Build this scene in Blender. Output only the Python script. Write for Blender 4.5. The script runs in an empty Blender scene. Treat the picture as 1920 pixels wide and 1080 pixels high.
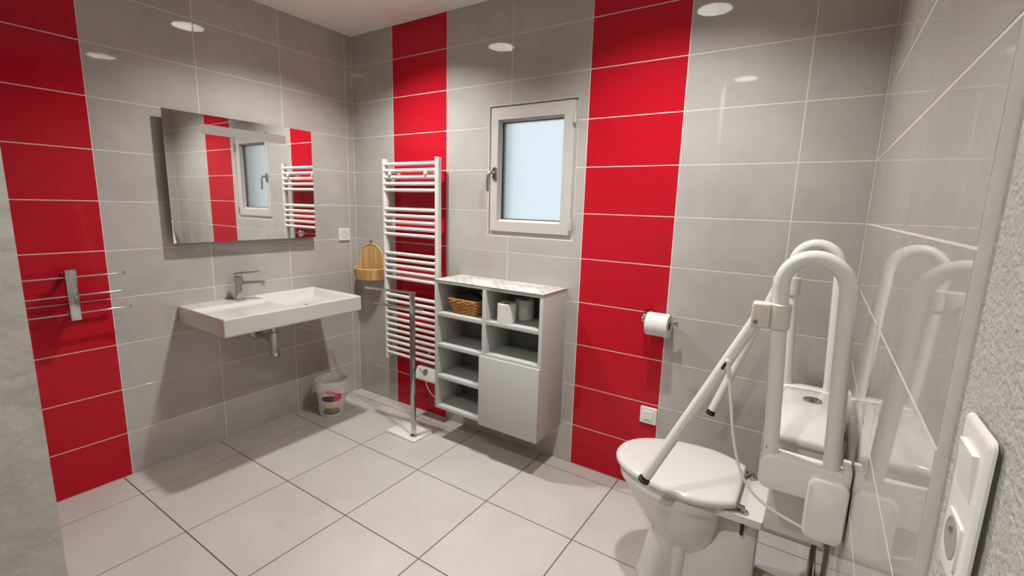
import bpy, bmesh, math, random
from mathutils import Vector, Matrix

random.seed(7)
scene = bpy.context.scene
COL = scene.collection
PI = math.pi

# ------------------------------------------------------------------ camera
W = 2.884          # room width: wall_right face at x = W
ZC = 2.4525        # ceiling height
CAM = Vector((2.7473, -2.1699, 1.3839))
R = Vector((0.834176, 0.550836, 0.027015))
U = Vector((-0.118249, 0.130798, 0.984332))
F = Vector((-0.538672, 0.824301, -0.174244))
cam_data = bpy.data.cameras.new('camera')
cam_data.sensor_width = 36.0
cam_data.lens = 874.487 * 36.0 / 1920.0
cam_data.clip_start = 0.02
cam = bpy.data.objects.new('camera', cam_data)
m = Matrix.Identity(4)
for i in range(3):
    m[i][0], m[i][1], m[i][2], m[i][3] = R[i], U[i], -F[i], CAM[i]
cam.matrix_world = m
COL.objects.link(cam)
scene.camera = cam

# ------------------------------------------------------------------ world, exposure
world = bpy.data.worlds.new('sky')
scene.world = world
world.use_nodes = True
bg = world.node_tree.nodes['Background']
bg.inputs[0].default_value = (0.80, 0.90, 0.96, 1)
bg.inputs[1].default_value = 1.0
vs = scene.view_settings
vs.view_transform = 'Standard'
vs.look = 'None'
vs.gamma = 1.0
vs.use_curve_mapping = False
vs.exposure = 0.0
LAMP_STRENGTH = 1650.0
LAMPS = [(0.77, -0.64, 1.0), (2.13, -0.69, 0.90), (2.09, -2.23, 0.82)]
scene.cycles.use_denoising = True
scene.cycles.max_bounces = 9
scene.cycles.diffuse_bounces = 5
scene.cycles.caustics_reflective = False
scene.cycles.caustics_refractive = False
scene.cycles.sample_clamp_indirect = 6.0

# ------------------------------------------------------------------ materials
def srgb(r, g, b):
    def f(c):
        c /= 255.0
        return c / 12.92 if c <= 0.04045 else ((c + 0.055) / 1.055) ** 2.4
    return (f(r), f(g), f(b), 1.0)

def mat(name, col, rough=0.5, metal=0.0, var=0.0, vscale=4.0, bump=0.0, bscale=40.0, bdist=0.002,
        coat=0.0, spec=0.5, detail=3.0, trans=0.0, ior=1.45, rand=0.0, stretch=None, tint=None, alpha=1.0, sss=0.0):
    mt = bpy.data.materials.new(name)
    mt.use_nodes = True
    nt = mt.node_tree
    b = nt.nodes['Principled BSDF']
    b.inputs['Base Color'].default_value = col
    b.inputs['Roughness'].default_value = rough
    b.inputs['Metallic'].default_value = metal
    b.inputs['Specular IOR Level'].default_value = spec
    b.inputs['Coat Weight'].default_value = coat
    b.inputs['Coat Roughness'].default_value = 0.05
    b.inputs['Transmission Weight'].default_value = trans
    b.inputs['IOR'].default_value = ior
    b.inputs['Alpha'].default_value = alpha
    if sss:
        b.inputs['Subsurface Weight'].default_value = sss
        b.inputs['Subsurface Radius'].default_value = (0.01, 0.01, 0.01)
    geo = nt.nodes.new('ShaderNodeNewGeometry')
    src = geo.outputs['Position']
    if stretch:
        mp = nt.nodes.new('ShaderNodeMapping')
        mp.inputs['Scale'].default_value = stretch
        nt.links.new(src, mp.inputs['Vector'])
        src = mp.outputs['Vector']
    if var > 0 or rand > 0:
        n = nt.nodes.new('ShaderNodeTexNoise')
        n.inputs['Scale'].default_value = vscale
        n.inputs['Detail'].default_value = detail
        n.inputs['Roughness'].default_value = 0.6
        nt.links.new(src, n.inputs['Vector'])
        mr = nt.nodes.new('ShaderNodeMapRange')
        mr.inputs[1].default_value = 0.3
        mr.inputs[2].default_value = 0.7
        mr.inputs[3].default_value = 1.0 - var
        mr.inputs[4].default_value = 1.0 + var
        nt.links.new(n.outputs['Fac'], mr.inputs[0])
        fac = mr.outputs[0]
        if rand > 0:
            oi = nt.nodes.new('ShaderNodeObjectInfo')
            m2 = nt.nodes.new('ShaderNodeMapRange')
            m2.inputs[3].default_value = 1.0 - rand
            m2.inputs[4].default_value = 1.0 + rand
            nt.links.new(oi.outputs['Random'], m2.inputs[0])
            mu = nt.nodes.new('ShaderNodeMath')
            mu.operation = 'MULTIPLY'
            nt.links.new(fac, mu.inputs[0])
            nt.links.new(m2.outputs[0], mu.inputs[1])
            fac = mu.outputs[0]
        vm = nt.nodes.new('ShaderNodeVectorMath')
        vm.operation = 'SCALE'
        vm.inputs[0].default_value = col[:3]
        nt.links.new(fac, vm.inputs['Scale'])
        out = vm.outputs[0]
        if tint:
            mx = nt.nodes.new('ShaderNodeMix')
            mx.data_type = 'RGBA'
            n2 = nt.nodes.new('ShaderNodeTexNoise')
            n2.inputs['Scale'].default_value = vscale * 2.3
            nt.links.new(src, n2.inputs['Vector'])
            nt.links.new(n2.outputs['Fac'], mx.inputs[0])
            nt.links.new(out, mx.inputs[6])
            mx.inputs[7].default_value = tint
            out = mx.outputs[2]
        nt.links.new(out, b.inputs['Base Color'])
    if bump > 0:
        n = nt.nodes.new('ShaderNodeTexNoise')
        n.inputs['Scale'].default_value = bscale
        n.inputs['Detail'].default_value = 4.0
        nt.links.new(src, n.inputs['Vector'])
        bp = nt.nodes.new('ShaderNodeBump')
        bp.inputs['Strength'].default_value = bump
        bp.inputs['Distance'].default_value = bdist
        nt.links.new(n.outputs['Fac'], bp.inputs['Height'])
        nt.links.new(bp.outputs[0], b.inputs['Normal'])
    return mt

M = {}
M['tile_grey'] = mat('grey_glazed_tile', srgb(173, 168, 164), 0.035, var=0.13, vscale=2.2, detail=6, rand=0.02, spec=0.7)
M['tile_red'] = mat('red_glazed_tile', srgb(180, 22, 38), 0.05, spec=0.2)
M['grout'] = mat('pale_grout', srgb(212, 206, 200), 0.8, var=0.04, vscale=30)
M['floor_tile'] = mat('pale_floor_tile', srgb(184, 178, 174), 0.42, var=0.07, vscale=3.0, detail=6, rand=0.015, bump=0.12, bscale=90, bdist=0.001)
M['floor_grout'] = mat('dark_floor_grout', srgb(84, 74, 64), 0.9, var=0.1, vscale=25)
M['plaster'] = mat('rough_white_plaster', srgb(178, 174, 169), 0.75, var=0.08, vscale=60, bump=0.6, bscale=150, bdist=0.006)
M['plaster_smooth'] = mat('trowelled_plaster', srgb(196, 191, 185), 0.75, var=0.05, vscale=9, bump=0.3, bscale=26, bdist=0.006)
M['ceiling'] = mat('ceiling_paint', srgb(240, 235, 228), 0.8, var=0.015, vscale=3)
M['porcelain'] = mat('white_porcelain', srgb(203, 200, 196), 0.08, coat=0.4)
M['lidplastic'] = mat('white_seat_plastic', srgb(201, 198, 194), 0.14, coat=0.3)
M['white_paint'] = mat('white_enamel', srgb(218, 216, 212), 0.22, coat=0.2)
M['cream'] = mat('cream_plastic', srgb(206, 201, 190), 0.35)
M['white_plastic'] = mat('white_plastic', srgb(220, 217, 213), 0.25)
M['pvc'] = mat('window_pvc', srgb(190, 185, 181), 0.3)
M['chrome'] = mat('chrome', (0.52, 0.52, 0.54, 1), 0.06, 1.0)
M['steel'] = mat('brushed_steel', (0.42, 0.42, 0.42, 1), 0.28, 1.0)
M['mirror'] = mat('mirror_silver', (0.90, 0.91, 0.90, 1), 0.004, 1.0)
M['frost'] = mat('sandblasted_mirror', (0.58, 0.65, 0.63, 1), 0.30, 0.9)
M['black'] = mat('black_rubber', (0.012, 0.012, 0.012, 1), 0.5)
M['dark'] = mat('dark_gasket', (0.02, 0.022, 0.025, 1), 0.4)
M['greyedge'] = mat('grey_backing_and_shade', srgb(110, 108, 104), 0.6)
M['cab'] = mat('grey_painted_board', srgb(178, 178, 175), 0.55, var=0.02, vscale=12, bump=0.1, bscale=120, bdist=0.001)
M['cabback'] = mat('shaded_back_board', srgb(112, 112, 110), 0.7)  # darker grey than the boards: shade inside the compartments put into the colour
M['cabtop'] = mat('whitewashed_board', srgb(198, 193, 189), 0.5, var=0.05, vscale=14)
M['paper'] = mat('toilet_paper', srgb(214, 212, 209), 0.95, var=0.02, vscale=60, bump=0.3, bscale=300, bdist=0.001)
M['card'] = mat('cardboard_core', srgb(120, 105, 92), 0.9)
M['wicker'] = mat('wicker', srgb(202, 146, 82), 0.55, var=0.25, vscale=60)
M['wicker_dark'] = mat('wicker_shade', srgb(96, 62, 30), 0.8)
M['bamboo'] = mat('bamboo', srgb(196, 156, 96), 0.45, var=0.28, vscale=16, stretch=(3.0, 3.0, 0.35))
M['bamboo_edge'] = mat('bamboo_edge', srgb(214, 184, 126), 0.5)
M['pulp'] = mat('translucent_plastic', srgb(222, 219, 216), 0.35, alpha=0.96)
M['bag'] = mat('thin_plastic_bag', srgb(226, 222, 220), 0.3, alpha=0.55, bump=0.6, bscale=45, bdist=0.008)
M['bagblack'] = mat('black_fabric', (0.014, 0.013, 0.014, 1), 0.45)
M['cord'] = mat('white_cord', srgb(225, 222, 216), 0.5)
M['hingegrey'] = mat('hinge_cap_grey', srgb(150, 145, 138), 0.4)
M['exterior'] = mat('exterior_render', srgb(240, 243, 234), 0.9, var=0.04, vscale=30)

def emis(name, col, s):
    mt = bpy.data.materials.new(name)
    mt.use_nodes = True
    b = mt.node_tree.nodes['Principled BSDF']
    b.inputs['Base Color'].default_value = (0.8, 0.8, 0.8, 1)
    b.inputs['Emission Color'].default_value = col
    b.inputs['Emission Strength'].default_value = s
    return mt

# window glass: lightly obscured pane
def glass_mat():
    mt = bpy.data.materials.new('obscured_glass')
    mt.use_nodes = True
    nt = mt.node_tree
    b = nt.nodes['Principled BSDF']
    b.inputs['Base Color'].default_value = (0.97, 0.99, 1.0, 1)
    b.inputs['Transmission Weight'].default_value = 1.0
    b.inputs['Roughness'].default_value = 0.42
    b.inputs['IOR'].default_value = 1.35
    g = nt.nodes.new('ShaderNodeNewGeometry')
    n = nt.nodes.new('ShaderNodeTexNoise')
    n.inputs['Scale'].default_value = 110
    nt.links.new(g.outputs['Position'], n.inputs['Vector'])
    bp = nt.nodes.new('ShaderNodeBump')
    bp.inputs['Strength'].default_value = 0.25
    bp.inputs['Distance'].default_value = 0.001
    nt.links.new(n.outputs['Fac'], bp.inputs['Height'])
    nt.links.new(bp.outputs[0], b.inputs['Normal'])
    return mt
M['glass'] = glass_mat()

# printed grid patches on the cabinet top
def top_print():
    mt = M['cabtop']
    nt = mt.node_tree
    b = nt.nodes['Principled BSDF']
    old = b.inputs['Base Color'].links[0].from_socket
    g = nt.nodes.new('ShaderNodeNewGeometry')
    br = nt.nodes.new('ShaderNodeTexBrick')
    br.offset = 0.5
    br.inputs['Scale'].default_value = 1.0
    br.inputs['Brick Width'].default_value = 0.055
    br.inputs['Row Height'].default_value = 0.032
    br.inputs['Mortar Size'].default_value = 0.0034
    br.inputs['Color1'].default_value = (1, 1, 1, 1)
    br.inputs['Color2'].default_value = (0.97, 0.97, 0.97, 1)
    br.inputs['Mortar'].default_value = (0.34, 0.33, 0.32, 1)
    nt.links.new(g.outputs['Position'], br.inputs['Vector'])
    n = nt.nodes.new('ShaderNodeTexNoise')
    n.inputs['Scale'].default_value = 7.0
    nt.links.new(g.outputs['Position'], n.inputs['Vector'])
    mr = nt.nodes.new('ShaderNodeMapRange')
    mr.inputs[1].default_value = 0.47
    mr.inputs[2].default_value = 0.53
    nt.links.new(n.outputs['Fac'], mr.inputs[0])
    mx = nt.nodes.new('ShaderNodeMix')
    mx.data_type = 'RGBA'
    mx.blend_type = 'MULTIPLY'
    nt.links.new(mr.outputs[0], mx.inputs[0])
    nt.links.new(old, mx.inputs[6])
    nt.links.new(br.outputs['Color'], mx.inputs[7])
    nt.links.new(mx.outputs[2], b.inputs['Base Color'])
top_print()

# ------------------------------------------------------------------ mesh helpers
def V(*a):
    return Vector(a)

def finish(name, bm, mt, root=None, smooth=True, angle=35):
    """one mesh object; vertices are given in world space, stored relative to its thing"""
    me = bpy.data.meshes.new(name)
    off = Vector((0, 0, 0))
    if root is not None:
        off = Vector(root['_base'])
        bmesh.ops.translate(bm, verts=bm.verts, vec=-off)
    bmesh.ops.recalc_face_normals(bm, faces=bm.faces)
    if smooth:
        for f in bm.faces:
            f.smooth = True
        lim = math.radians(angle)
        for e in bm.edges:
            if len(e.link_faces) == 2:
                if e.calc_face_angle(0) > lim:
                    e.smooth = False
    bm.to_mesh(me)
    bm.free()
    ob = bpy.data.objects.new(name, me)
    for mm in (mt if isinstance(mt, (list, tuple)) else [mt]):
        me.materials.append(mm)
    COL.objects.link(ob)
    if root is not None:
        ob.parent = root
        ob['_base'] = off
    return ob

def tag(o, label=None, cat=None, group=None, kind=None):
    if label: o['label'] = label
    if cat: o['category'] = cat
    if group: o['group'] = group
    if kind: o['kind'] = kind
    return o

def thing(name, base, label=None, cat=None, group=None, kind=None):
    o = bpy.data.objects.new(name, None)
    o.empty_display_size = 0.05
    o.location = base
    o['_base'] = Vector(base)
    COL.objects.link(o)
    return tag(o, label, cat, group, kind)

def box(bm, x0, x1, y0, y1, z0, z1, bev=0.0, seg=2):
    vs = [bm.verts.new((x, y, z)) for x in (x0, x1) for y in (y0, y1) for z in (z0, z1)]
    idx = [(0, 1, 3, 2), (4, 6, 7, 5), (0, 4, 5, 1), (2, 3, 7, 6), (0, 2, 6, 4), (1, 5, 7, 3)]
    fs = [bm.faces.new([vs[i] for i in q]) for q in idx]
    if bev > 0:
        es = list({e for f in fs for e in f.edges})
        bmesh.ops.bevel(bm, geom=es, offset=bev, segments=seg, profile=0.5, affect='EDGES', clamp_overlap=True)
    return vs

def obox(bm, c, ax, ay, az, bev=0.0, seg=2):
    """box with half axes given as vectors"""
    c, ax, ay, az = Vector(c), Vector(ax), Vector(ay), Vector(az)
    vs = [bm.verts.new(c + ax * i + ay * j + az * k) for i in (-1, 1) for j in (-1, 1) for k in (-1, 1)]
    idx = [(0, 1, 3, 2), (4, 6, 7, 5), (0, 4, 5, 1), (2, 3, 7, 6), (0, 2, 6, 4), (1, 5, 7, 3)]
    fs = [bm.faces.new([vs[i] for i in q]) for q in idx]
    if bev > 0:
        es = list({e for f in fs for e in f.edges})
        bmesh.ops.bevel(bm, geom=es, offset=bev, segments=seg, profile=0.5, affect='EDGES', clamp_overlap=True)

def loft(bm, rings, cap0=True, cap1=True, closed=True):
    rv = [[bm.verts.new(p) for p in r] for r in rings]
    n = len(rv[0])
    for a, b in zip(rv[:-1], rv[1:]):
        for i in range(n if closed else n - 1):
            j = (i + 1) % n
            bm.faces.new((a[i], a[j], b[j], b[i]))
    if cap0 and closed: bm.faces.new(list(reversed(rv[0])))
    if cap1 and closed: bm.faces.new(rv[-1])
    return rv

def tube(bm, pts, r, seg=14, caps=True, ry=None):
    pts = [Vector(p) for p in pts]
    rr = r if isinstance(r, (list, tuple)) else [r] * len(pts)
    t0 = (pts[1] - pts[0]).normalized()
    up = Vector((0, 0, 1)) if abs(t0.z) < 0.9 else Vector((0, 1, 0))
    nrm = (up - t0 * up.dot(t0)).normalized()
    rings = []
    for i, p in enumerate(pts):
        if i == 0: t = pts[1] - pts[0]
        elif i == len(pts) - 1: t = pts[-1] - pts[-2]
        else: t = (pts[i + 1] - p).normalized() + (p - pts[i - 1]).normalized()
        t.normalize()
        nrm = (nrm - t * nrm.dot(t)).normalized()
        bn = t.cross(nrm)
        rings.append([p + (nrm * math.cos(a) + bn * math.sin(a) * (ry or 1.0)) * rr[i]
                      for a in [2 * PI * k / seg for k in range(seg)]])
    loft(bm, rings, caps, caps)

def lathe(bm, prof, c, axis='Z', seg=28, cap0=True, cap1=True):
    """prof: list of (radius, offset along axis)"""
    c = Vector(c)
    A = {'X': (V(1, 0, 0), V(0, 1, 0), V(0, 0, 1)), 'Y': (V(0, 1, 0), V(0, 0, 1), V(1, 0, 0)), 'Z': (V(0, 0, 1), V(1, 0, 0), V(0, 1, 0))}[axis] \
        if isinstance(axis, str) else axis
    rings = [[c + A[0] * h + (A[1] * math.cos(t) + A[2] * math.sin(t)) * r for t in [2 * PI * k / seg for k in range(seg)]] for r, h in prof]
    loft(bm, rings, cap0, cap1)

def prism(bm, outline, f0, f1):
    """outline: 2D points; f0,f1 map a point to the two end faces"""
    a = [bm.verts.new(f0(*p)) for p in outline]
    b = [bm.verts.new(f1(*p)) for p in outline]
    n = len(a)
    for i in range(n):
        j = (i + 1) % n
        bm.faces.new((a[i], a[j], b[j], b[i]))
    bm.faces.new(list(reversed(a)))
    bm.faces.new(b)

def rrect(w, h, r, seg=5, cx=0.0, cy=0.0):
    pts = []
    for sx, sy, a0 in ((1, 1, 0), (-1, 1, PI / 2), (-1, -1, PI), (1, -1, 3 * PI / 2)):
        for k in range(seg + 1):
            a = a0 + PI / 2 * k / seg
            pts.append((cx + sx * (w / 2 - r) + r * math.cos(a), cy + sy * (h / 2 - r) + r * math.sin(a)))
    return pts

def smooth_path(pts, n=10):
    """Catmull-Rom"""
    P = [Vector(p) for p in pts]
    P = [P[0] * 2 - P[1]] + P + [P[-1] * 2 - P[-2]]
    out = []
    for i in range(1, len(P) - 2):
        for k in range(n):
            t = k / n
            a, b, c, d = P[i - 1], P[i], P[i + 1], P[i + 2]
            out.append(0.5 * ((2 * b) + (c - a) * t + (2 * a - 5 * b + 4 * c - d) * t * t + (3 * b - a - 3 * c + d) * t ** 3))
    out.append(P[-2])
    return out

def NB():
    return bmesh.new()

# ------------------------------------------------------------------ tiled surfaces
H = 0.226
ROWS = [0.0] + [0.2232 + H * k for k in range(10)] + [ZC]
G = 0.0021            # half joint of the walls
TILE_T = 0.006
_cache = {}

def tile_mesh(w, h, mt, t=TILE_T, ch=0.0007):
    key = (round(w, 4), round(h, 4), mt.name)
    if key in _cache:
        return _cache[key]
    bm = NB()
    x, y = w / 2, h / 2
    rings = [[(-x, -y, -t), (x, -y, -t), (x, y, -t), (-x, y, -t)],
             [(-x, -y, -ch), (x, -y, -ch), (x, y, -ch), (-x, y, -ch)],
             [(-x + ch, -y + ch, 0), (x - ch, -y + ch, 0), (x - ch, y - ch, 0), (-x + ch, y - ch, 0)]]
    loft(bm, rings, False, True)
    me = bpy.data.meshes.new('tile')
    bm.to_mesh(me); bm.free()
    me.materials.append(mt)
    _cache[key] = me
    return me

def put_tile(root, c, rot, w, h, mt):
    o = bpy.data.objects.new('tile', tile_mesh(w, h, mt))
    COL.objects.link(o)
    o.parent = root
    o.rotation_euler = rot
    j = 0.00025
    c = Vector(c) - Vector(root['_base'])
    o.location = c
    return o

ROT_BACK = (PI / 2, 0, 0)            # local x -> +x, local y -> +z, normal -> -y
ROT_LEFT = (PI / 2, 0, PI / 2)       # normal -> +x
ROT_RIGHT = (PI / 2, 0, -PI / 2)     # normal -> -x

# floor
bm = NB()
box(bm, 0, W + 0.02, -3.4, 0.0, -0.06, -0.0015)
floor = tag(finish('floor', bm, M['floor_grout'], None, False), 'pale grey square floor tiles with dark joints', None, kind='structure')
floor['_base'] = Vector((0, 0, 0))
S = 0.4499
xs = [0.0] + [0.2223 + S * k for k in range(0, 6)] + [W]
ys = [0.0] + [-(0.0942 + S * k) for k in range(0, 7)] + [-3.4]
GF = 0.0023
for i in range(len(xs) - 1):
    for j in range(len(ys) - 1):
        x0, x1, y1, y0 = xs[i], xs[i + 1], ys[j], ys[j + 1]
        if x1 - x0 < 0.01: continue
        put_tile(floor, ((x0 + x1) / 2, (y0 + y1) / 2, 0), (0, 0, 0), x1 - x0 - 2 * GF, y1 - y0 - 2 * GF, M['floor_tile'])

# back wall with the window hole
HX0, HX1, HZ0, HZ1 = 1.152, 1.688, 1.215, 1.913
WT = 0.20
bm = NB()
b0 = 0.0008
box(bm, -0.25, HX0, b0, WT, -0.06, ZC + 0.02)
box(bm, HX1, W + 0.25, b0, WT, -0.06, ZC + 0.02)
box(bm, HX0, HX1, b0, WT, -0.06, HZ0)
box(bm, HX0, HX1, b0, WT, HZ1, ZC + 0.02)
wall_back = tag(finish('wall_back', bm, M['grout'], None, False), 'grey and red tiled wall with the small window', None, kind='structure')
wall_back['_base'] = Vector((0, 0, 0))
cols = [(0.0, 0.3911, 'g'), (0.3911, 0.8415, 'r'), (0.8415, 1.2919, 'g'), (1.2919, 1.7423, 'g'), (1.7423, 2.1927, 'r'), (2.1927, 2.6415, 'g'), (2.6415, W, 'g')]
def poly_tile(root, pts, mt, inner):
    bm = NB()
    # an L-shaped tile: its inner corner splits the faces into two quads
    a = [bm.verts.new((x, 0, z)) for x, z in pts]
    b = [bm.verts.new((x, TILE_T, z)) for x, z in pts]
    for i in range(6):
        bm.faces.new((a[i], a[(i + 1) % 6], b[(i + 1) % 6], b[i]))
    k = inner
    for vs_ in (a, b):
        bm.faces.new([vs_[(k + q) % 6] for q in range(4)])
        bm.faces.new([vs_[(k + q) % 6] for q in (3, 4, 5, 0)])
    return finish('tile', bm, mt, root, False)
for (x0, x1, c) in cols:
    for k in range(len(ROWS) - 1):
        z0, z1 = ROWS[k], ROWS[k + 1]
        mt = M['tile_red'] if c == 'r' else M['tile_grey']
        a0, a1, c0, c1 = x0 + G, x1 - G, z0 + G, z1 - G
        if x0 < HX1 and x1 > HX0 and z0 < HZ1 and z1 > HZ0:
            left = x0 < HX0
            e = 0.004
            if z0 >= HZ0 and z1 <= HZ1:
                if left: put_tile(wall_back, ((a0 + HX0 - e) / 2, 0, (c0 + c1) / 2), ROT_BACK, HX0 - e - a0, c1 - c0, mt)
                else: put_tile(wall_back, ((a1 + HX1 + e) / 2, 0, (c0 + c1) / 2), ROT_BACK, a1 - HX1 - e, c1 - c0, mt)
            elif z0 < HZ0:
                hb = HZ0 - e
                if left: pts, kk = [(a0, c0), (a1, c0), (a1, hb), (HX0 - e, hb), (HX0 - e, c1), (a0, c1)], 3
                else: pts, kk = [(a0, c0), (a1, c0), (a1, c1), (HX1 + e, c1), (HX1 + e, hb), (a0, hb)], 4
                poly_tile(wall_back, pts, mt, kk)
            else:
                ht = HZ1 + e
                if left: pts, kk = [(a0, c0), (HX0 - e, c0), (HX0 - e, ht), (a1, ht), (a1, c1), (a0, c1)], 2
                else: pts, kk = [(a0, ht), (HX1 + e, ht), (HX1 + e, c0), (a1, c0), (a1, c1), (a0, c1)], 1
                poly_tile(wall_back, pts, mt, kk)
        else:
            put_tile(wall_back, ((a0 + a1) / 2, 0, (c0 + c1) / 2), ROT_BACK, a1 - a0, c1 - c0, mt)

# left wall
YP = -2.03            # face of the partition
bm = NB()
box(bm, -0.2, -b0, -3.4, b0, -0.06, ZC + 0.02)
wall_left = tag(finish('wall_left', bm, M['grout'], None, False), 'grey tiled wall with one red stripe behind the washbasin', None, kind='structure')
wall_left['_base'] = Vector((0, 0, 0))
ycols = [(0.0, 0.055, 'g'), (0.055, 0.5054, 'g'), (0.5054, 0.9558, 'g'), (0.9558, 1.4062, 'g'), (1.4062, 1.8566, 'r'), (1.8566, 2.03, 'g')]
for (u0, u1, c) in ycols:
    for k in range(len(ROWS) - 1):
        z0, z1 = ROWS[k], ROWS[k + 1]
        put_tile(wall_left, (0, -(u0 + u1) / 2, (z0 + z1) / 2), ROT_LEFT, u1 - u0 - 2 * G, z1 - z0 - 2 * G, M['tile_red'] if c == 'r' else M['tile_grey'])

# right wall: tiles, then rough plaster
YT = -1.500
bm = NB()
box(bm, W + b0, W + 0.2, YT + 0.001, b0, -0.06, ZC + 0.02)
wall_right = tag(finish('wall_right', bm, M['grout'], None, False), 'shiny grey tiled wall behind the toilet', None, kind='structure')
wall_right['_base'] = Vector((0, 0, 0))
rcols = [(0.0, 0.0892, 'g'), (0.0892, 0.5396, 'g'), (0.5396, 0.99, 'g'), (0.99, 1.500, 'g')]
for (u0, u1, c) in rcols:
    for k in range(len(ROWS) - 1):
        z0, z1 = ROWS[k], ROWS[k + 1]
        put_tile(wall_right, (W, -(u0 + u1) / 2, (z0 + z1) / 2), ROT_RIGHT, u1 - u0 - 2 * G, z1 - z0 - 2 * G, M['tile_grey'])

def plaster_grid(bm, f, nu, nv, amp, seed):
    """gently uneven plaster surface; f(u,v,d) gives the point"""
    rnd = random.Random(seed)
    ph = [(rnd.uniform(20, 90), rnd.uniform(20, 90), rnd.uniform(0, 6), rnd.uniform(0.3, 1)) for _ in range(9)]
    vs = []
    for i in range(nu + 1):
        row = []
        for j in range(nv + 1):
            u, v = i / nu, j / nv
            d = sum(a * math.sin(p * u + q * v + s) for p, q, s, a in ph) * amp / 9
            row.append(bm.verts.new(f(u, v, d)))
        vs.append(row)
    for i in range(nu):
        for j in range(nv):
            bm.faces.new((vs[i][j], vs[i + 1][j], vs[i + 1][j + 1], vs[i][j + 1]))
XP = W + 0.012
bm = NB()
plaster_grid(bm, lambda u, v, d: V(XP + d, YT - u * (3.4 + YT), -0.01 + v * (ZC + 0.02)), 120, 120, 0.002, 3)
box(bm, XP + 0.004, W + 0.2, -3.4, YT - 0.0005, -0.06, ZC + 0.02)
wall_entrance = tag(finish('wall_entrance', bm, M['plaster']), 'rough off-white plaster wall carrying the double switch plate', None, kind='structure')
# partition on the left of the camera
XJ = 1.95
bm = NB()
box(bm, 0.0, XJ - 0.003, YP - 0.16, YP, 0.0, ZC, 0.003)
plaster_grid(bm, lambda u, v, d: V(XJ + d * 0.7, YP - 0.001 - u * 0.158, v * ZC), 14, 150, 0.003, 5)
wall_partition = tag(finish('wall_partition', bm, M['plaster_smooth']), 'rough plaster end of the partition at the left edge', None, kind='structure')
bm = NB()
box(bm, -0.2, W + 0.2, -3.6, -3.4, -0.06, ZC + 0.02)
tag(finish('wall_front', bm, M['plaster'], None, False), 'plain plaster wall behind the viewer', None, kind='structure')

# ceiling with the lamp holes
LR = 0.088
bm = NB()
edges = []
def loop(pts):
    vs = [bm.verts.new(p) for p in pts]
    for i in range(len(vs)):
        edges.append(bm.edges.new((vs[i], vs[(i + 1) % len(vs)])))
loop([(-0.2, -3.6, ZC), (W + 0.2, -3.6, ZC), (W + 0.2, WT, ZC), (-0.2, WT, ZC)])
for x, y, s in LAMPS:
    loop([(x + LR * math.cos(a), y + LR * math.sin(a), ZC) for a in [2 * PI * k / 40 for k in range(40)]])
bmesh.ops.triangle_fill(bm, use_beauty=True, use_dissolve=False, edges=edges)
tag(finish('ceiling', bm, M['ceiling'], None, False), 'plain off-white ceiling', None, kind='structure')

M['lamp_white'] = mat('lamp_reflector', (0.45, 0.45, 0.44, 1), 0.4)
lamp_labels = ['round recessed ceiling lamp above the washbasin end', 'round recessed ceiling lamp above the toilet end', 'round recessed ceiling lamp over the entrance']
for (x, y, s), lb in zip(LAMPS, lamp_labels):
    t = thing('ceiling_lamp', (x, y, ZC), lb, 'lamp', 'recessed ceiling lamps')
    bm = NB()
    lathe(bm, [(LR + 0.001, 0.0), (LR - 0.006, 0.03), (0.046, 0.066)], (x, y, ZC), 'Z', 40, False, False)
    finish('reflector', bm, M['lamp_white'], t)
    bm = NB()
    lathe(bm, [(LR - 0.002, 0.0), (LR - 0.001, -0.004), (LR + 0.012, -0.005), (LR + 0.016, -0.001), (LR + 0.014, 0.0005)], (x, y, ZC), 'Z', 40, False, False)
    finish('trim_ring', bm, M['white_plastic'], t)
    bm = NB()
    lathe(bm, [(0.046, 0.070), (0.045, 0.060)], (x, y, ZC), 'Z', 40)
    finish('diffuser', bm, emis('lamp_diffuser', (0.96, 0.97, 0.93, 1), LAMP_STRENGTH * s), t)

# ------------------------------------------------------------------ window
win = thing('window_1', (1.42, 0.02, HZ0), 'small white tilt window with an obscured pane', None, kind='structure')
def ring_frame(bm, x0, x1, z0, z1, wl, wr, wb, wt, y0, y1, bev=0.002):
    o_ = [(x0, z0), (x1, z0), (x1, z1), (x0, z1)]
    i_ = [(x0 + wl, z0 + wb), (x1 - wr, z0 + wb), (x1 - wr, z1 - wt), (x0 + wl, z1 - wt)]
    rv = loft(bm, [[V(x, y, z) for x, z in q] for q, y in ((o_, y0), (o_, y1), (i_, y1), (i_, y0))], False, False)
    for k in range(4):
        bm.faces.new((rv[3][k], rv[3][(k + 1) % 4], rv[0][(k + 1) % 4], rv[0][k]))
    if bev > 0:
        es = [e for e in bm.edges if e.is_manifold and e.calc_face_angle(0) > 1.0]
        bmesh.ops.bevel(bm, geom=es, offset=bev, segments=2, profile=0.5, affect='EDGES', clamp_overlap=True)
bm = NB()
ring_frame(bm, HX0, HX1, HZ0, HZ1, 0.05, 0.05, 0.05, 0.05, 0.016, 0.075)
finish('window_frame', bm, M['pvc'], win)
SX0, SX1, SZ0, SZ1 = 1.164, 1.670, 1.240, 1.903
GX0, GX1, GZ0, GZ1 = 1.222, 1.600, 1.306, 1.828
bm = NB()
ring_frame(bm, SX0, SX1, SZ0, SZ1, GX0 - SX0 - 0.012, SX1 - GX1 - 0.012, GZ0 - SZ0 - 0.012, SZ1 - GZ1 - 0.012, 0.002, 0.05, 0.003)
sash = finish('sash', bm, M['pvc'], win)
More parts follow.
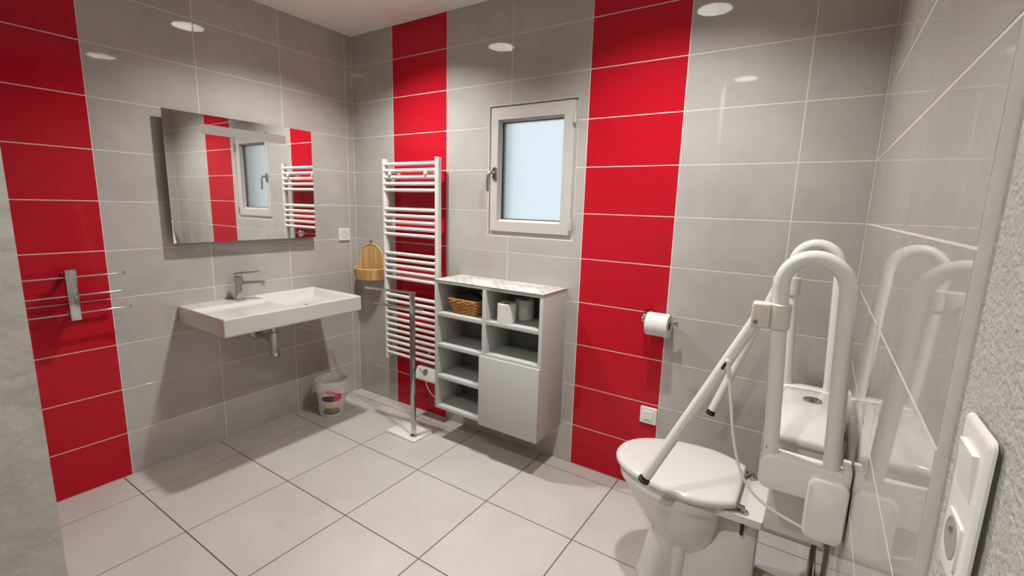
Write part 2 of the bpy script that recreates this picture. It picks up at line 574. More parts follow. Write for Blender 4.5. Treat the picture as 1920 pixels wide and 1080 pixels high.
# glazing bead: sloping inner edge of the sash
bm = NB()
o_ = [(GX0 - 0.0125, GZ0 - 0.0125), (GX1 + 0.0125, GZ0 - 0.0125), (GX1 + 0.0125, GZ1 + 0.0125), (GX0 - 0.0125, GZ1 + 0.0125)]
i_ = [(GX0, GZ0), (GX1, GZ0), (GX1, GZ1), (GX0, GZ1)]
loft(bm, [[V(x, 0.006, z) for x, z in o_], [V(x, 0.024, z) for x, z in i_], [V(x, 0.034, z) for x, z in i_], [V(x, 0.034, z) for x, z in o_]], False, False)
finish('glazing_bead', bm, M['pvc'], sash)
bm = NB()
ring_frame(bm, GX0 - 0.005, GX1 + 0.005, GZ0 - 0.005, GZ1 + 0.005, 0.009, 0.009, 0.009, 0.009, 0.035, 0.056, 0)
finish('spacer_gasket', bm, M['dark'], sash)
bm = NB()
box(bm, GX0 - 0.004, GX1 + 0.004, 0.030, 0.034, GZ0 - 0.004, GZ1 + 0.004)
finish('pane', bm, M['glass'], sash, False)
bm = NB()
prism(bm, rrect(0.028, 0.066, 0.013, 5, 1.196, 1.556), lambda x, z: V(x, 0.003, z), lambda x, z: V(x, -0.008, z))
finish('handle_rosette', bm, M['steel'], sash)
bm = NB()
tube(bm, [(1.196, -0.006, 1.560), (1.196, -0.045, 1.562)], 0.009, 14)
tube(bm, smooth_path([(1.197, -0.036, 1.566), (1.189, -0.048, 1.548), (1.184, -0.053, 1.51), (1.187, -0.052, 1.458)], 6), [0.0085] * 19, 12, ry=0.75)
finish('handle_lever', bm, M['steel'], sash)
for z in (1.83, 1.30):
    bm = NB()
    lathe(bm, [(0.001, -0.036), (0.006, -0.028), (0.0075, -0.026), (0.0075, 0.028), (0.004, 0.031)], (1.677, -0.009, z - 0.01), 'Z', 12)
    finish('hinge', bm, M['pvc'], sash)
bm = NB()
e0 = 0.085
box(bm, HX0 - 0.001, HX0 + 0.012, e0, WT + 0.0, HZ0, HZ1)
box(bm, HX1 - 0.012, HX1 + 0.001, e0, WT, HZ0, HZ1)
box(bm, HX0, HX1, e0, WT, HZ0 - 0.001, HZ0 + 0.01)
box(bm, HX0, HX1, e0, WT, HZ1 - 0.01, HZ1 + 0.001)
finish('outer_reveal', bm, M['exterior'], win, False)

# ------------------------------------------------------------------ washbasin
BX, BY0, BY1, BZ0, BZ1 = 0.475, -1.140, -0.355, 0.732, 0.822
bas = thing('washbasin', (0.0, -0.75, BZ0), 'wide white rectangular washbasin hung on the tiled wall', 'washbasin')
bm = NB()
def rect_ring(x0, x1, y0, y1, z, r, seg=4):
    return [V(x, y, z) for x, y in rrect(x1 - x0, y1 - y0, r, seg, (x0 + x1) / 2, (y0 + y1) / 2)]
t = 0.012
XR = 0.115                         # tap deck behind the bowl
rings = [rect_ring(0.03, BX - 0.05, BY0 + 0.05, BY1 - 0.05, BZ0, 0.02),
         rect_ring(0.001, BX - 0.004, BY0 + 0.004, BY1 - 0.004, BZ0, 0.006),
         rect_ring(0.001, BX, BY0, BY1, BZ0 + 0.005, 0.006),
         rect_ring(0.001, BX, BY0, BY1, BZ0 + 0.010, 0.006),
         rect_ring(0.001, BX, BY0, BY1, BZ1 - 0.008, 0.006),
         rect_ring(0.001, BX, BY0, BY1, BZ1 - 0.003, 0.006),
         rect_ring(0.001, BX - 0.003, BY0 + 0.003, BY1 - 0.003, BZ1, 0.006)]
loft(bm, rings, True, False)
# top surface as a height field inside the rim
nx, ny = 48, 80
def ss(a, b, v):
    t_ = min(1, max(0, (v - a) / (b - a)))
    return t_ * t_ * (3 - 2 * t_)
def topz(x, y):
    # shallow shelf everywhere inside the rim, bowl on the right
    inside = min(ss(0.010, 0.020, BX - x), ss(0.010, 0.020, y - BY0), ss(0.010, 0.020, BY1 - y), ss(0.008, 0.018, x))
    deck = ss(0.150, 0.138, x) * ss(-0.66, -0.69, y)
    shelf = 0.014 * inside * (1 - deck)
    b = min(ss(0.012, 0.050, BX - x), ss(0.012, 0.050, BY1 - y), ss(0.014, 0.060, x), ss(-0.76, -0.715, y))
    bowl = b * (0.050 + 0.012 * ss(-0.5, -0.72, y))
    return BZ1 - max(shelf, bowl if bowl > shelf else 0)
gx = [0.001 + (BX - 0.003 - 0.001) * i / nx for i in range(nx + 1)]
gy = [BY0 + 0.003 + (BY1 - BY0 - 0.006) * j / ny for j in range(ny + 1)]
gv = [[bm.verts.new((x, y, topz(x, y) if 0 < i < nx and 0 < j < ny else BZ1)) for j, y in enumerate(gy)] for i, x in enumerate(gx)]
for i in range(nx):
    for j in range(ny):
        bm.faces.new((gv[i][j], gv[i + 1][j], gv[i + 1][j + 1], gv[i][j + 1]))
basin_part = finish('basin', bm, M['porcelain'], bas, True, 50)
bm = NB()
lathe(bm, [(0.022, 0), (0.022, 0.003), (0.014, 0.006), (0.0, 0.006)], (0.24, -0.56, BZ1 - 0.058), 'Z', 20)
finish('drain_cap', bm, M['chrome'], basin_part)

# tap
fb = V(0.073, -0.862, BZ1 - 0.0005)
dirv = V(0.52, 0.854, 0).normalized()
sd = V(-dirv.y, dirv.x, 0)
tap = thing('mixer_tap', fb, 'chrome single-lever mixer tap at the rear of the washbasin', 'tap')
bm = NB()
lathe(bm, [(0.027, 0), (0.027, 0.004), (0.023, 0.006)], fb, 'Z', 24)
rings = []
for h, a, b_, sh in ((0.004, 0.022, 0.022, 0), (0.05, 0.020, 0.020, 0), (0.085, 0.021, 0.019, 0.002), (0.118, 0.022, 0.0185, 0.0), (0.132, 0.021, 0.018, -0.002), (0.136, 0.018, 0.015, -0.002)):
    rings.append([fb + dirv * (a * math.copysign(abs(math.cos(q)) ** 0.7, math.cos(q)) + sh) + sd * b_ * math.copysign(abs(math.sin(q)) ** 0.7, math.sin(q)) + V(0, 0, h) for q in [2 * PI * k / 24 for k in range(24)]])
loft(bm, rings)
finish('tap_body', bm, M['chrome'], tap)
bm = NB()
rings = []
for s_, w_, h_, z_ in ((0.012, 0.017, 0.020, 0.085), (0.035, 0.0165, 0.0135, 0.092), (0.07, 0.0155, 0.0105, 0.095), (0.125, 0.0145, 0.0095, 0.095), (0.132, 0.013, 0.008, 0.0945)):
    c_ = fb + dirv * s_ + V(0, 0, z_)
    rings.append([c_ + sd * a + V(0, 0, 1) * b_ for a, b_ in rrect(2 * w_, 2 * h_, min(w_, h_) * 0.55, 3)])
loft(bm, rings)
spout = finish('spout', bm, M['chrome'], tap)
bm = NB()
lathe(bm, [(0.009, 0.0), (0.0095, -0.010), (0.007, -0.012)], fb + dirv * 0.117 + V(0, 0, 0.089), 'Z', 14)
finish('aerator', bm, M['chrome'], spout)
bm = NB()
rings = []
for s_, w_, h_, z_ in ((-0.022, 0.016, 0.004, 0.146), (-0.005, 0.0175, 0.010, 0.146), (0.02, 0.0165, 0.008, 0.150), (0.055, 0.0145, 0.005, 0.1545), (0.10, 0.013, 0.0038, 0.157), (0.106, 0.011, 0.0028, 0.157)):
    c_ = fb + dirv * s_ + V(0, 0, z_)
    rings.append([c_ + sd * a + V(0, 0, 1) * b_ for a, b_ in rrect(2 * w_, 2 * h_, min(w_, h_) * 0.6, 3)])
loft(bm, rings)
finish('lever', bm, M['chrome'], tap)
bm = NB()
tube(bm, [fb - dirv * 0.022 + V(0, 0, 0.0), fb - dirv * 0.033 + V(0, 0, 0.045)], 0.0028, 8)
lathe(bm, [(0.0, 0.0), (0.006, 0.002), (0.006, 0.006), (0.0, 0.009)], fb - dirv * 0.034 + V(0, 0, 0.043), 'Z', 10, False, False)
finish('plug_rod', bm, M['chrome'], tap)

# bottle trap
tr = thing('bottle_trap', (0.20, -0.752, 0.49), 'chrome bottle trap under the washbasin', 'drain trap')
bm = NB()
lathe(bm, [(0.022, 0.0), (0.027, 0.004), (0.027, 0.115), (0.0245, 0.119), (0.0245, 0.122)], (0.20, -0.752, 0.492), 'Z', 26)
finish('trap_bottle', bm, M['chrome'], tr)
bm = NB()
lathe(bm, [(0.030, 0.0), (0.030, 0.018), (0.026, 0.022)], (0.20, -0.752, 0.614), 'Z', 26)
lathe(bm, [(0.018, 0.0), (0.018, 0.09)], (0.20, -0.752, 0.636), 'Z', 20)
lathe(bm, [(0.024, 0.0), (0.027, 0.004), (0.027, 0.018)], (0.20, -0.752, 0.70), 'Z', 20)
finish('inlet_collar', bm, M['chrome'], tr)
bm = NB()
tube(bm, [(0.19, -0.752, 0.590), (0.0, -0.752, 0.590)], 0.0165, 18)
lathe(bm, [(0.020, 0.0), (0.022, 0.004), (0.022, 0.022), (0.02, 0.026)], (0.152, -0.752, 0.590), 'X', 18)
finish('outlet_pipe', bm, M['chrome'], tr)
bm = NB()
lathe(bm, [(0.034, 0.001), (0.034, 0.006), (0.02, 0.02)], (0.0, -0.752, 0.590), 'X', 24)
finish('wall_rosette', bm, M['chrome'], tr)

# ------------------------------------------------------------------ mirror
mi = thing('wall_mirror', (0.0, -0.75, 1.15), 'frameless rectangular wall mirror with a frosted band above the washbasin', 'mirror')
MY0, MY1, MZ0, MZ1 = -1.146, -0.354, 1.150, 1.799
bm = NB()
box(bm, 0.040, 0.046, MY0, MY1, MZ0, MZ1)
glass_part = finish('mirror_glass', bm, M['mirror'], mi, False)
bm = NB()
ring_frame(bm, MY0 + 0.03, MY1 - 0.03, MZ0 + 0.03, MZ1 - 0.03, 0.03, 0.03, 0.03, 0.03, 0.001, 0.0398, 0)
for v in bm.verts:
    v.co = V(v.co.y, v.co.x, v.co.z)
finish('back_frame', bm, M['greyedge'], mi, False)
bm = NB()
box(bm, 0.0461, 0.0466, -0.975, -0.523, 1.703, 1.751)
tag(finish('frosted_band', bm, M['frost'], glass_part, False), 'frosted band near the top of the mirror')
bm = NB()
lathe(bm, [(0.019, 0.0), (0.019, 0.005), (0.015, 0.009), (0.006, 0.011)], (0.046, -0.452, 1.176), 'X', 24)
tag(finish('touch_button', bm, M['chrome'], glass_part), 'round chrome touch button')

# ------------------------------------------------------------------ wall socket by the mirror
def plate_ring(bm, f, w, h, r, d0, d1, bev=0.003):
    rings = [[f(a, b, d0) for a, b in rrect(w, h, r)], [f(a, b, d1 - bev) for a, b in rrect(w, h, r)],
             [f(a, b, d1) for a, b in rrect(w - 2 * bev, h - 2 * bev, max(r - bev, 0.001))]]
    loft(bm, rings)
so = thing('wall_socket', (0.0, -0.106, 1.155), 'white wall socket on the grey tiles right of the mirror', 'socket')
fl = lambda a, b, d: V(d, -0.106 + a, 1.155 + b)
bm = NB(); plate_ring(bm, fl, 0.083, 0.083, 0.006, 0.0, 0.010)
so_plate = finish('cover_plate', bm, M['white_plastic'], so)
bm = NB()
lathe(bm, [(0.0225, 0.0099), (0.0225, 0.0106), (0.0205, 0.0106), (0.0195, 0.003), (0.0, 0.003)], (0, -0.106, 1.155), 'X', 26, False, False)
finish('socket_well', bm, M['greyedge'], so_plate)
bm = NB()
tube(bm, [(0.003, -0.106, 1.166), (0.016, -0.106, 1.166)], 0.0025, 8)
finish('earth_pin', bm, M['chrome'], so_plate)

# ------------------------------------------------------------------ swivel towel rail on the red stripe
tr_ = thing('swivel_towel_rail', (0.0, -1.555, 0.83), 'chrome three-arm towel rail on the red tile stripe', 'towel rail')
bm = NB()
box(bm, 0.050, 0.082, -1.574, -1.537, 0.838, 1.062, 0.003)
finish('bracket', bm, M['chrome'], tr_)
for z in (1.04, 0.862):
    bm = NB()
    lathe(bm, [(0.013, 0.0), (0.013, 0.006), (0.010, 0.010), (0.010, 0.052)], (0.0, -1.556, z), 'X', 20)
    finish('wall_mount', bm, M['chrome'], tr_)
for z, ye, dz in ((1.027, -1.366, 0), (0.945, -1.374, 0), (0.866, -1.353, 0)):
    bm = NB()
    tube(bm, [(0.060, -1.80, z), (0.060, ye, z)], 0.0042, 12)
    lathe(bm, [(0.0085, 0.0), (0.0085, 0.004), (0.006, 0.007)], (0.060, ye - 0.003, z), 'Y', 14)
    finish('swivel_arm', bm, M['chrome'], tr_)

# ------------------------------------------------------------------ towel radiator
ra = thing('towel_radiator', (0.607, -0.07, 0.345), 'tall white ladder towel radiator on the red stripe', 'radiator')
for xc in (0.383, 0.833):
    bm = NB()
    prism(bm, [(xc - 0.015, -0.055), (xc + 0.015, -0.055), (xc + 0.015, -0.075), (xc + 0.0125, -0.082), (xc + 0.007, -0.086), (xc, -0.0875), (xc - 0.007, -0.086), (xc - 0.0125, -0.082), (xc - 0.015, -0.075)],
          lambda x, y: V(x, y, 0.345), lambda x, y: V(x, y, 1.650))
    finish('post', bm, M['white_paint'], ra)
bz = [1.617 - 0.0397 * i for i in range(5)] + [1.340 - 0.0393 * i for i in range(5)] + [1.060 - 0.0395 * i for i in range(5)] + [0.785 - 0.0397 * i for i in range(11)]
bm = NB()
tube(bm, [(0.390, -0.078, 0.0), (0.826, -0.078, 0.0)], 0.011, 14)
bar0 = None
for z in bz:
    if bar0 is None:
        for v in bm.verts: v.co.z += z
        bar0 = finish('bar', bm, M['white_paint'], ra); z0_ = z
    else:
        o = bar0.copy(); COL.objects.link(o); o.parent = ra; o.location = (0, 0, z - z0_)
for x in (0.447, 0.752):
    bm = NB()
    lathe(bm, [(0.0, -0.098), (0.009, -0.097), (0.0125, -0.092), (0.0125, -0.086), (0.008, -0.080), (0.008, -0.002)], (x, 0, 1.558), 'Y', 16)
    finish('wall_fixing', bm, M['cream'], ra)
for x in (0.45, 0.76):
    bm = NB()
    lathe(bm, [(0.010, -0.07), (0.010, -0.002)], (x, 0, 0.448), 'Y', 12)
    finish('wall_fixing', bm, M['cream'], ra)
bm = NB()
pr = [(-0.060, 0.278), (-0.112, 0.272), (-0.122, 0.285), (-0.118, 0.312), (-0.100, 0.352), (-0.060, 0.352)]
prism(bm, pr, lambda y, z: V(0.685, y, z), lambda y, z: V(0.862, y, z))
cb = finish('control_box', bm, M['white_plastic'], ra, True, 20)
nrm = V(0, -0.040, -0.018).normalized()
nrm = V(0, -0.91, 0.41)
bm = NB()
lathe(bm, [(0.018, 0.0), (0.0165, 0.008), (0.0, 0.008)], V(0.765, -0.109, 0.333), (nrm, V(1, 0, 0), nrm.cross(V(1, 0, 0))), 20, True, False)
tag(finish('control_knob', bm, M['greyedge'], cb), 'dark round control knob')
for x, z in ((0.716, 0.340), (0.733, 0.330)):
    bm = NB()
    lathe(bm, [(0.005, 0.0), (0.004, 0.003), (0.0, 0.003)], V(x, -0.108 - (0.335 - z) * 0.2, z), (nrm, V(1, 0, 0), nrm.cross(V(1, 0, 0))), 10, True, False)
    finish('indicator_button', bm, M['greyedge'], cb)
bm = NB()
tube(bm, smooth_path([(0.75, -0.09, 0.278), (0.757, -0.085, 0.22), (0.79, -0.06, 0.16), (0.85, -0.03, 0.13), (0.93, -0.012, 0.14), (0.96, -0.004, 0.30)], 8), 0.0035, 8)
finish('power_cable', bm, M['cord'], cb)

# ------------------------------------------------------------------ bamboo wall tray
bt = thing('bamboo_wall_holder', (0.164, 0.0, 0.855), 'arched bamboo wall holder with a half-round tray in the corner', 'wall holder')
cx = 0.164
def arch(w, ztop, zsh, z0, n=20):
    pts = [(cx + w, z0), (cx + w, zsh)]
    pts += [(cx + w * math.cos(PI * k / n), zsh + (ztop - zsh) * math.sin(PI * k / n)) for k in range(1, n)]
    pts += [(cx - w, zsh), (cx - w, z0)]
    return pts
for sgn in (-1, 1):                     # two bamboo halves with a dark split between them
    pts = [(x, z) for x, z in arch(0.121, 1.098, 0.985, 0.86, 24)]
    half = [(max(x, cx + 0.0015) if sgn > 0 else min(x, cx - 0.0015), z) for x, z in pts]
    clean = []
    for p in half:
        if not clean or (abs(p[0] - clean[-1][0]) > 1e-5 or abs(p[1] - clean[-1][1]) > 1e-5): clean.append(p)
    bm = NB()
    # keep only this half's outline
    seen = [p for p in clean if (p[0] - cx) * sgn > 0.0016]
    edge = [(cx + 0.0015 * sgn, 0.86), (cx + 0.0015 * sgn, 1.0975)]
    ordered = ([edge[0]] + seen + [edge[1]]) if sgn > 0 else ([edge[1]] + seen + [edge[0]])
    prism(bm, ordered, lambda x, z: V(x, -0.002, z), lambda x, z: V(x, -0.010, z))
    finish('back_panel', bm, M['bamboo'], bt, True, 30)
bm = NB()
tube(bm, [V(x, -0.010, z) for x, z in arch(0.121, 1.098, 0.985, 0.90, 24)], 0.0045, 8)
finish('rim_edge', bm, M['bamboo_edge'], bt)
n = 28
def tray(rx, ry, z): return [V(cx + rx * math.cos(PI + PI * k / n), -0.010 + ry * math.sin(PI + PI * k / n), z) for k in range(n + 1)]
bm = NB()
loft(bm, [tray(0.118, 0.105, 0.858), tray(0.126, 0.115, 0.930), tray(0.120, 0.109, 0.930), tray(0.113, 0.100, 0.862)], closed=False)
a = tray(0.118, 0.105, 0.858)
bm.faces.new([bm.verts.new(p) for p in a])
bm.faces.new([bm.verts.new(p + V(0, 0, 0.005)) for p in tray(0.114, 0.101, 0.858)])
tray_part = finish('tray', bm, M['bamboo'], bt)
bm = NB()
tube(bm, tray(0.1235, 0.1125, 0.931), 0.004, 8)
finish('tray_edge', bm, M['bamboo_edge'], tray_part)
for k in (9, 18):
    bm = NB()
    p, q = tray(0.1195, 0.1065, 0.862)[k], tray(0.1268, 0.1158, 0.927)[k]
    tube(bm, [p, q], 0.0011, 6)
    finish('tray_joint', bm, M['card'], tray_part)
bm = NB()
tube(bm, [V(cx + 0.013 * math.cos(a), -0.008, 1.106 + 0.012 * math.sin(a)) for a in [2 * PI * k / 16 for k in range(17)]], 0.0028, 8, False)
finish('hanging_loop', bm, M['bamboo_edge'], bt)
bm = NB()
lathe(bm, [(0.006, 0.0), (0.006, -0.012), (0.009, -0.014), (0.009, -0.018), (0.0, -0.02)], (cx, 0, 1.118), 'Y', 14)
tag(finish('wall_screw', bm, M['greyedge'], bt), 'grey screw it hangs from')

# ------------------------------------------------------------------ standing towel holder
ts = thing('towel_stand', (0.79, -0.285, 0.0), 'free-standing chrome towel stand with two arms on a white base', 'towel stand')
bm = NB()
box(bm, 0.675, 0.910, -0.359, -0.203, 0.0, 0.012, 0.0015)
tag(finish('base_plate', bm, M['white_plastic'], ts), 'flat white square base')
bm = NB()
box(bm, 0.847, 0.877, -0.322, -0.306, 0.012, 0.886, 0.0015)
pole_part = finish('pole', bm, M['chrome'], ts)
bm = NB()
lathe(bm, [(0.020, 0.0), (0.020, 0.008), (0.015, 0.012)], (0.862, -0.314, 0.012), 'Z', 18)
finish('pole_foot', bm, M['chrome'], pole_part)
def arm(a, b):
    bm = NB()
    a, b = V(*a), V(*b)
    d = (b - a).normalized(); s_ = V(-d.y, d.x, 0)
    obox(bm, (a + b) / 2, d * ((b - a).length / 2), s_ * 0.009, V(0, 0, 0.0055), 0.0015)
    finish('arm', bm, M['chrome'], ts)
arm((0.876, -0.306, 0.880), (0.521, -0.356, 0.880))
arm((0.925, -0.297, 0.789), (0.568, -0.331, 0.789))

# ------------------------------------------------------------------ waste bin
bc = V(0.188, -0.385, 0.0)
bi = thing('waste_bin', bc, 'small translucent waste bin with pebble print and a plastic bag liner', 'waste bin')
bm = NB()
lathe(bm, [(0.0, 0.004), (0.074, 0.0), (0.078, 0.006), (0.098, 0.225), (0.102, 0.232), (0.099, 0.235), (0.094, 0.228), (0.073, 0.010), (0.0, 0.010)], bc, 'Z', 40, False, False)
bucket = finish('bucket', bm, M['pulp'], bi)
bm = NB()
rnd = random.Random(4)
seg = 48
wob = [rnd.uniform(-1, 1) for _ in range(seg)]
wob = [(wob[i - 1] + wob[i] + wob[(i + 1) % seg]) / 3 for i in range(seg)]
hang = [0.058 + 0.026 * math.sin(2 * PI * k / seg * 2 + 0.6) + 0.018 * wob[k] for k in range(seg)]
def bag_ring(fr):
    out = []
    for k in range(seg):
        a = 2 * PI * k / seg
        r, z = fr(k)
        out.append(bc + V(r * math.cos(a), r * math.sin(a), z))
    return out
loft(bm, [bag_ring(lambda k: (0.070, 0.05)), bag_ring(lambda k: (0.086 + 0.004 * wob[k], 0.18)), bag_ring(lambda k: (0.094 + 0.003 * wob[k], 0.235)),
          bag_ring(lambda k: (0.101 + 0.003 * wob[k], 0.244 + 0.003 * wob[k])), bag_ring(lambda k: (0.110 + 0.005 * wob[k], 0.232)),
          bag_ring(lambda k: (0.114 + 0.010 * abs(wob[k]), 0.232 - hang[k] * 0.6)), bag_ring(lambda k: (0.113 + 0.012 * abs(wob[k]), 0.232 - hang[k]))], True, False)
tag(finish('bag_liner', bm, M['bag'], bi, True, 60), 'crinkled clear plastic bag')
def decal(name, th, z, wth, hz, col, label=None, lift=0.0012):
    bm = NB()
    n_, ring = 24, []
    c_ = None
    def p(a, zz):
        r = 0.078 + (zz - 0.006) / 0.219 * 0.020 + lift
        return bc + V(r * math.cos(a), r * math.sin(a), zz)
    rows = []
    for i in range(-6, 7):
        v_ = i / 6
        hw = wth * math.sqrt(max(0, 1 - v_ * v_)) + 0.002
        rows.append([p(th + hw * (j / 6), z + v_ * hz) for j in range(-6, 7)])
    loft(bm, rows, closed=False)
    o = finish(name, bm, mat(name + '_ink', col, 0.4), bucket)
    if label: tag(o, label)
thc = math.atan2(-0.50, 0.70)
decal('pebble_print', thc - 0.10, 0.132, 0.62, 0.022, srgb(78, 72, 62), 'dark pebble print', 0.0012)
decal('pebble_print', thc, 0.088, 0.60, 0.024, srgb(205, 182, 150), 'sand-coloured pebble print', 0.0012)
decal('pebble_print', thc, 0.075, 0.58, 0.011, srgb(60, 48, 36), 'shadow of the sand-coloured pebble', 0.0008)
decal('pebble_print', thc - 0.05, 0.048, 0.66, 0.020, srgb(128, 124, 112), 'grey pebble print', 0.0008)
decal('pebble_print', thc - 0.05, 0.036, 0.66, 0.013, srgb(46, 46, 42), 'shadow of the grey pebble', 0.0005)
decal('flower_print', thc + 0.42, 0.138, 0.28, 0.028, srgb(205, 62, 104), 'pink petal print', 0.0018)
decal('flower_print', thc + 0.15, 0.185, 0.52, 0.026, srgb(216, 130, 146), 'pale pink petal print', 0.0014)

# ------------------------------------------------------------------ cabinet
CX0, CX1, CY, CZ0, CZ1 = 0.969, 1.672, -0.245, 0.203, 0.966
ca = thing('storage_cabinet', (1.32, -0.12, CZ0), 'grey wall-hung cabinet with open compartments and one door', 'cabinet')
TB = 0.020
def board(name, x0, x1, z0, z1, y0=CY, y1=-0.001, mt=None):
    bm = NB(); box(bm, x0, x1, y0, y1, z0, z1, 0.0012)
    return finish(name, bm, mt or M['cab'], ca)
board('side_panel', CX0, CX0 + TB, CZ0, CZ1 - TB)
board('side_panel', CX1 - TB, CX1, CZ0, CZ1 - TB)
board('top_panel', CX0, CX1, CZ1 - TB, CZ1 - 0.002)
board('bottom_panel', CX0 + TB, CX1 - TB, CZ0, CZ0 + TB)
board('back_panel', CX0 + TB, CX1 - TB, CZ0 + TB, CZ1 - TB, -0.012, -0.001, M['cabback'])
D0, D1 = 1.305, 1.329
board('divider', D0, D1, CZ0 + TB, CZ1 - TB)
for z in (0.779, 0.597, 0.410):
    board('shelf', CX0 + TB, D0, z - 0.021, z)
for z in (0.783, 0.603):
    board('shelf', D1, CX1 - TB, z - 0.021, z)
board('door', 1.302, CX1 + 0.0, 0.199, 0.590, -0.264, CY - 0.001)
board('top_sheet', CX0 - 0.001, 1.358, CZ1 - 0.002, CZ1, CY - 0.002, -0.001, M['cabtop'])
board('top_sheet', 1.360, CX1 + 0.003, CZ1 - 0.002, CZ1 + 0.0006, CY - 0.004, -0.001, M['cabtop'])

# wicker basket
bk = thing('wicker_basket', (1.14, -0.13, 0.779), 'tapered brown wicker basket in the top left compartment', 'basket')
BZ = 0.7795
def bring(hx, hy, z, r=0.02): return [V(x, y, z) for x, y in rrect(2 * hx, 2 * hy, r, 4, 1.147, -0.128)]
bm = NB()
loft(bm, [bring(0.078, 0.070, BZ), bring(0.105, 0.092, BZ + 0.082), bring(0.101, 0.088, BZ + 0.082), bring(0.075, 0.067, BZ + 0.004)], True, True)
finish('basket_wall', bm, M['wicker_dark'], bk)
# woven strands: each course waves in and out round the basket
def outline(hx, hy, n=72):
    pts = rrect(2 * hx, 2 * hy, 0.02, 4, 1.147, -0.128)
    P = [V(a, b, 0) for a, b in pts]; P.append(P[0])
    L = [0]
    for a, b in zip(P[:-1], P[1:]): L.append(L[-1] + (b - a).length)
    out = []
    for k in range(n):
        s_ = L[-1] * k / n
        i = max(j for j in range(len(L)) if L[j] <= s_ + 1e-9)
        i = min(i, len(P) - 2)
        t_ = (s_ - L[i]) / max(1e-9, L[i + 1] - L[i])
        out.append(P[i].lerp(P[i + 1], t_))
    return out
for c in range(9):
    z = BZ + 0.006 + c * 0.0088
    fr = (z - BZ) / 0.082
    pts = outline(0.079 + 0.027 * fr, 0.071 + 0.022 * fr)
    cen = V(1.147, -0.128, 0)
    path = []
    for k, p in enumerate(pts):
        off = 0.0040 * math.cos(PI * (k / 3.0) + PI * (c % 2))
        path.append(p + (p - cen).normalized() * (0.001 + off) + V(0, 0, z))
    path.append(path[0])
    bm = NB(); tube(bm, path, 0.0034, 6, False)
    finish('woven_strand', bm, M['wicker'], bk)
bm = NB()
tube(bm, [p + V(0, 0, BZ + 0.085) for p in outline(0.106, 0.093)] + [outline(0.106, 0.093)[0] + V(0, 0, BZ + 0.085)], 0.005, 8, False)
finish('basket_rim', bm, M['wicker'], bk)
# black pouch lying in the basket
pc = thing('black_pouch', (1.16, -0.125, BZ + 0.005), 'glossy black pouch lying in the wicker basket', 'pouch')
bm = NB()
rings = []
for k, (s_, w_, h_) in enumerate([(-0.085, 0.03, 0.012), (-0.075, 0.05, 0.035), (-0.04, 0.058, 0.055), (0.02, 0.058, 0.062), (0.06, 0.05, 0.05), (0.078, 0.03, 0.02)]):
    rings.append([V(1.155 + s_, -0.125 + w_ * math.cos(a), BZ + 0.068 + h_ * math.sin(a)) for a in [2 * PI * q / 20 for q in range(20)]])
loft(bm, rings)
finish('pouch_body', bm, M['bagblack'], pc)
bm = NB()
tube(bm, smooth_path([(1.085, -0.135, BZ + 0.11), (1.13, -0.14, BZ + 0.130), (1.20, -0.14, BZ + 0.132), (1.228, -0.135, BZ + 0.10)], 6), 0.003, 8)
finish('zip_piping', bm, M['steel'], pc)

# spare rolls
def paper_roll(name, c, r, h, label, group, axis='Z', core=0.021):
    t = thing(name, c, label, 'toilet roll', group)
    bm = NB()
    lathe(bm, [(core, 0.0), (r - 0.002, 0.0), (r, 0.002), (r, h - 0.002), (r - 0.002, h), (core, h), (core, 0.0)], c, axis, 36, False, False)
    finish('paper_wrap', bm, M['paper'], t)
    bm = NB()
    lathe(bm, [(core - 0.0005, 0.001), (core - 0.0005, h - 0.001), (core - 0.002, h - 0.001), (core - 0.002, 0.001), (core - 0.0005, 0.001)], c, axis, 24, False, False)
    finish('cardboard_core', bm, M['card'], t)
    return t
paper_roll('toilet_roll', (1.427, -0.192, 0.7835), 0.050, 0.100, 'white toilet roll standing in front in the upper right compartment', 'spare toilet rolls')
paper_roll('toilet_roll', (1.462, -0.073, 0.7835), 0.052, 0.106, 'toilet roll standing behind the other one in the cabinet', 'spare toilet rolls')

# ------------------------------------------------------------------ paper holder
ph = thing('paper_holder', (2.10, 0.0, 0.885), 'chrome toilet paper holder on the red stripe edge', 'paper holder')
bm = NB()
box(bm, 2.095, 2.130, -0.012, 0.0, 0.870, 0.915, 0.003)
finish('wall_mount', bm, M['chrome'], ph)
bm = NB()
tube(bm, smooth_path([(2.112, -0.008, 0.905), (2.109, -0.04, 0.908), (2.109, -0.062, 0.895), (2.109, -0.066, 0.880)], 5), 0.011, 14)
lathe(bm, [(0.014, -0.008), (0.016, -0.004), (0.016, 0.004), (0.013, 0.008)], (2.109, -0.064, 0.880), 'X', 18)
finish('bent_arm', bm, M['chrome'], ph)
bm = NB()
tube(bm, [(2.105, -0.064, 0.878), (2.252, -0.064, 0.878)], 0.0075, 14)
lathe(bm, [(0.008, 0.0), (0.0125, 0.004), (0.0125, 0.012), (0.009, 0.016)], (2.248, -0.064, 0.878), 'X', 16)
finish('roll_bar', bm, M['chrome'], ph)
pr_ = paper_roll('toilet_roll', (2.126, -0.064, 0.8655), 0.053, 0.100, 'white toilet roll hanging on the chrome holder', None, 'X', 0.020)
bm = NB()
rows = []
for k in range(13):
    a = PI * 0.98 + 0.75 * k / 12       # wraps the front of the roll
    rows.append([V(2.127 + 0.098 * u, -0.064 + 0.0545 * math.sin(a - PI / 2) * 1.0, 0.8655 + 0.0545 * math.cos(a - PI / 2)) for u in (0, 0.25, 0.5, 0.75, 1.0)])
last = rows[-1]
rows.append([p + V(0, 0.001, -0.008 - 0.012 * u) for p, u in zip(last, (0, 0.25, 0.5, 0.8, 1.0))])
rows.append([p + V(0, 0.002, -0.016 - 0.022 * u) for p, u in zip(last, (0, 0.3, 0.6, 0.95, 0.5))])
bm2 = bm
loft(bm, rows, closed=False)
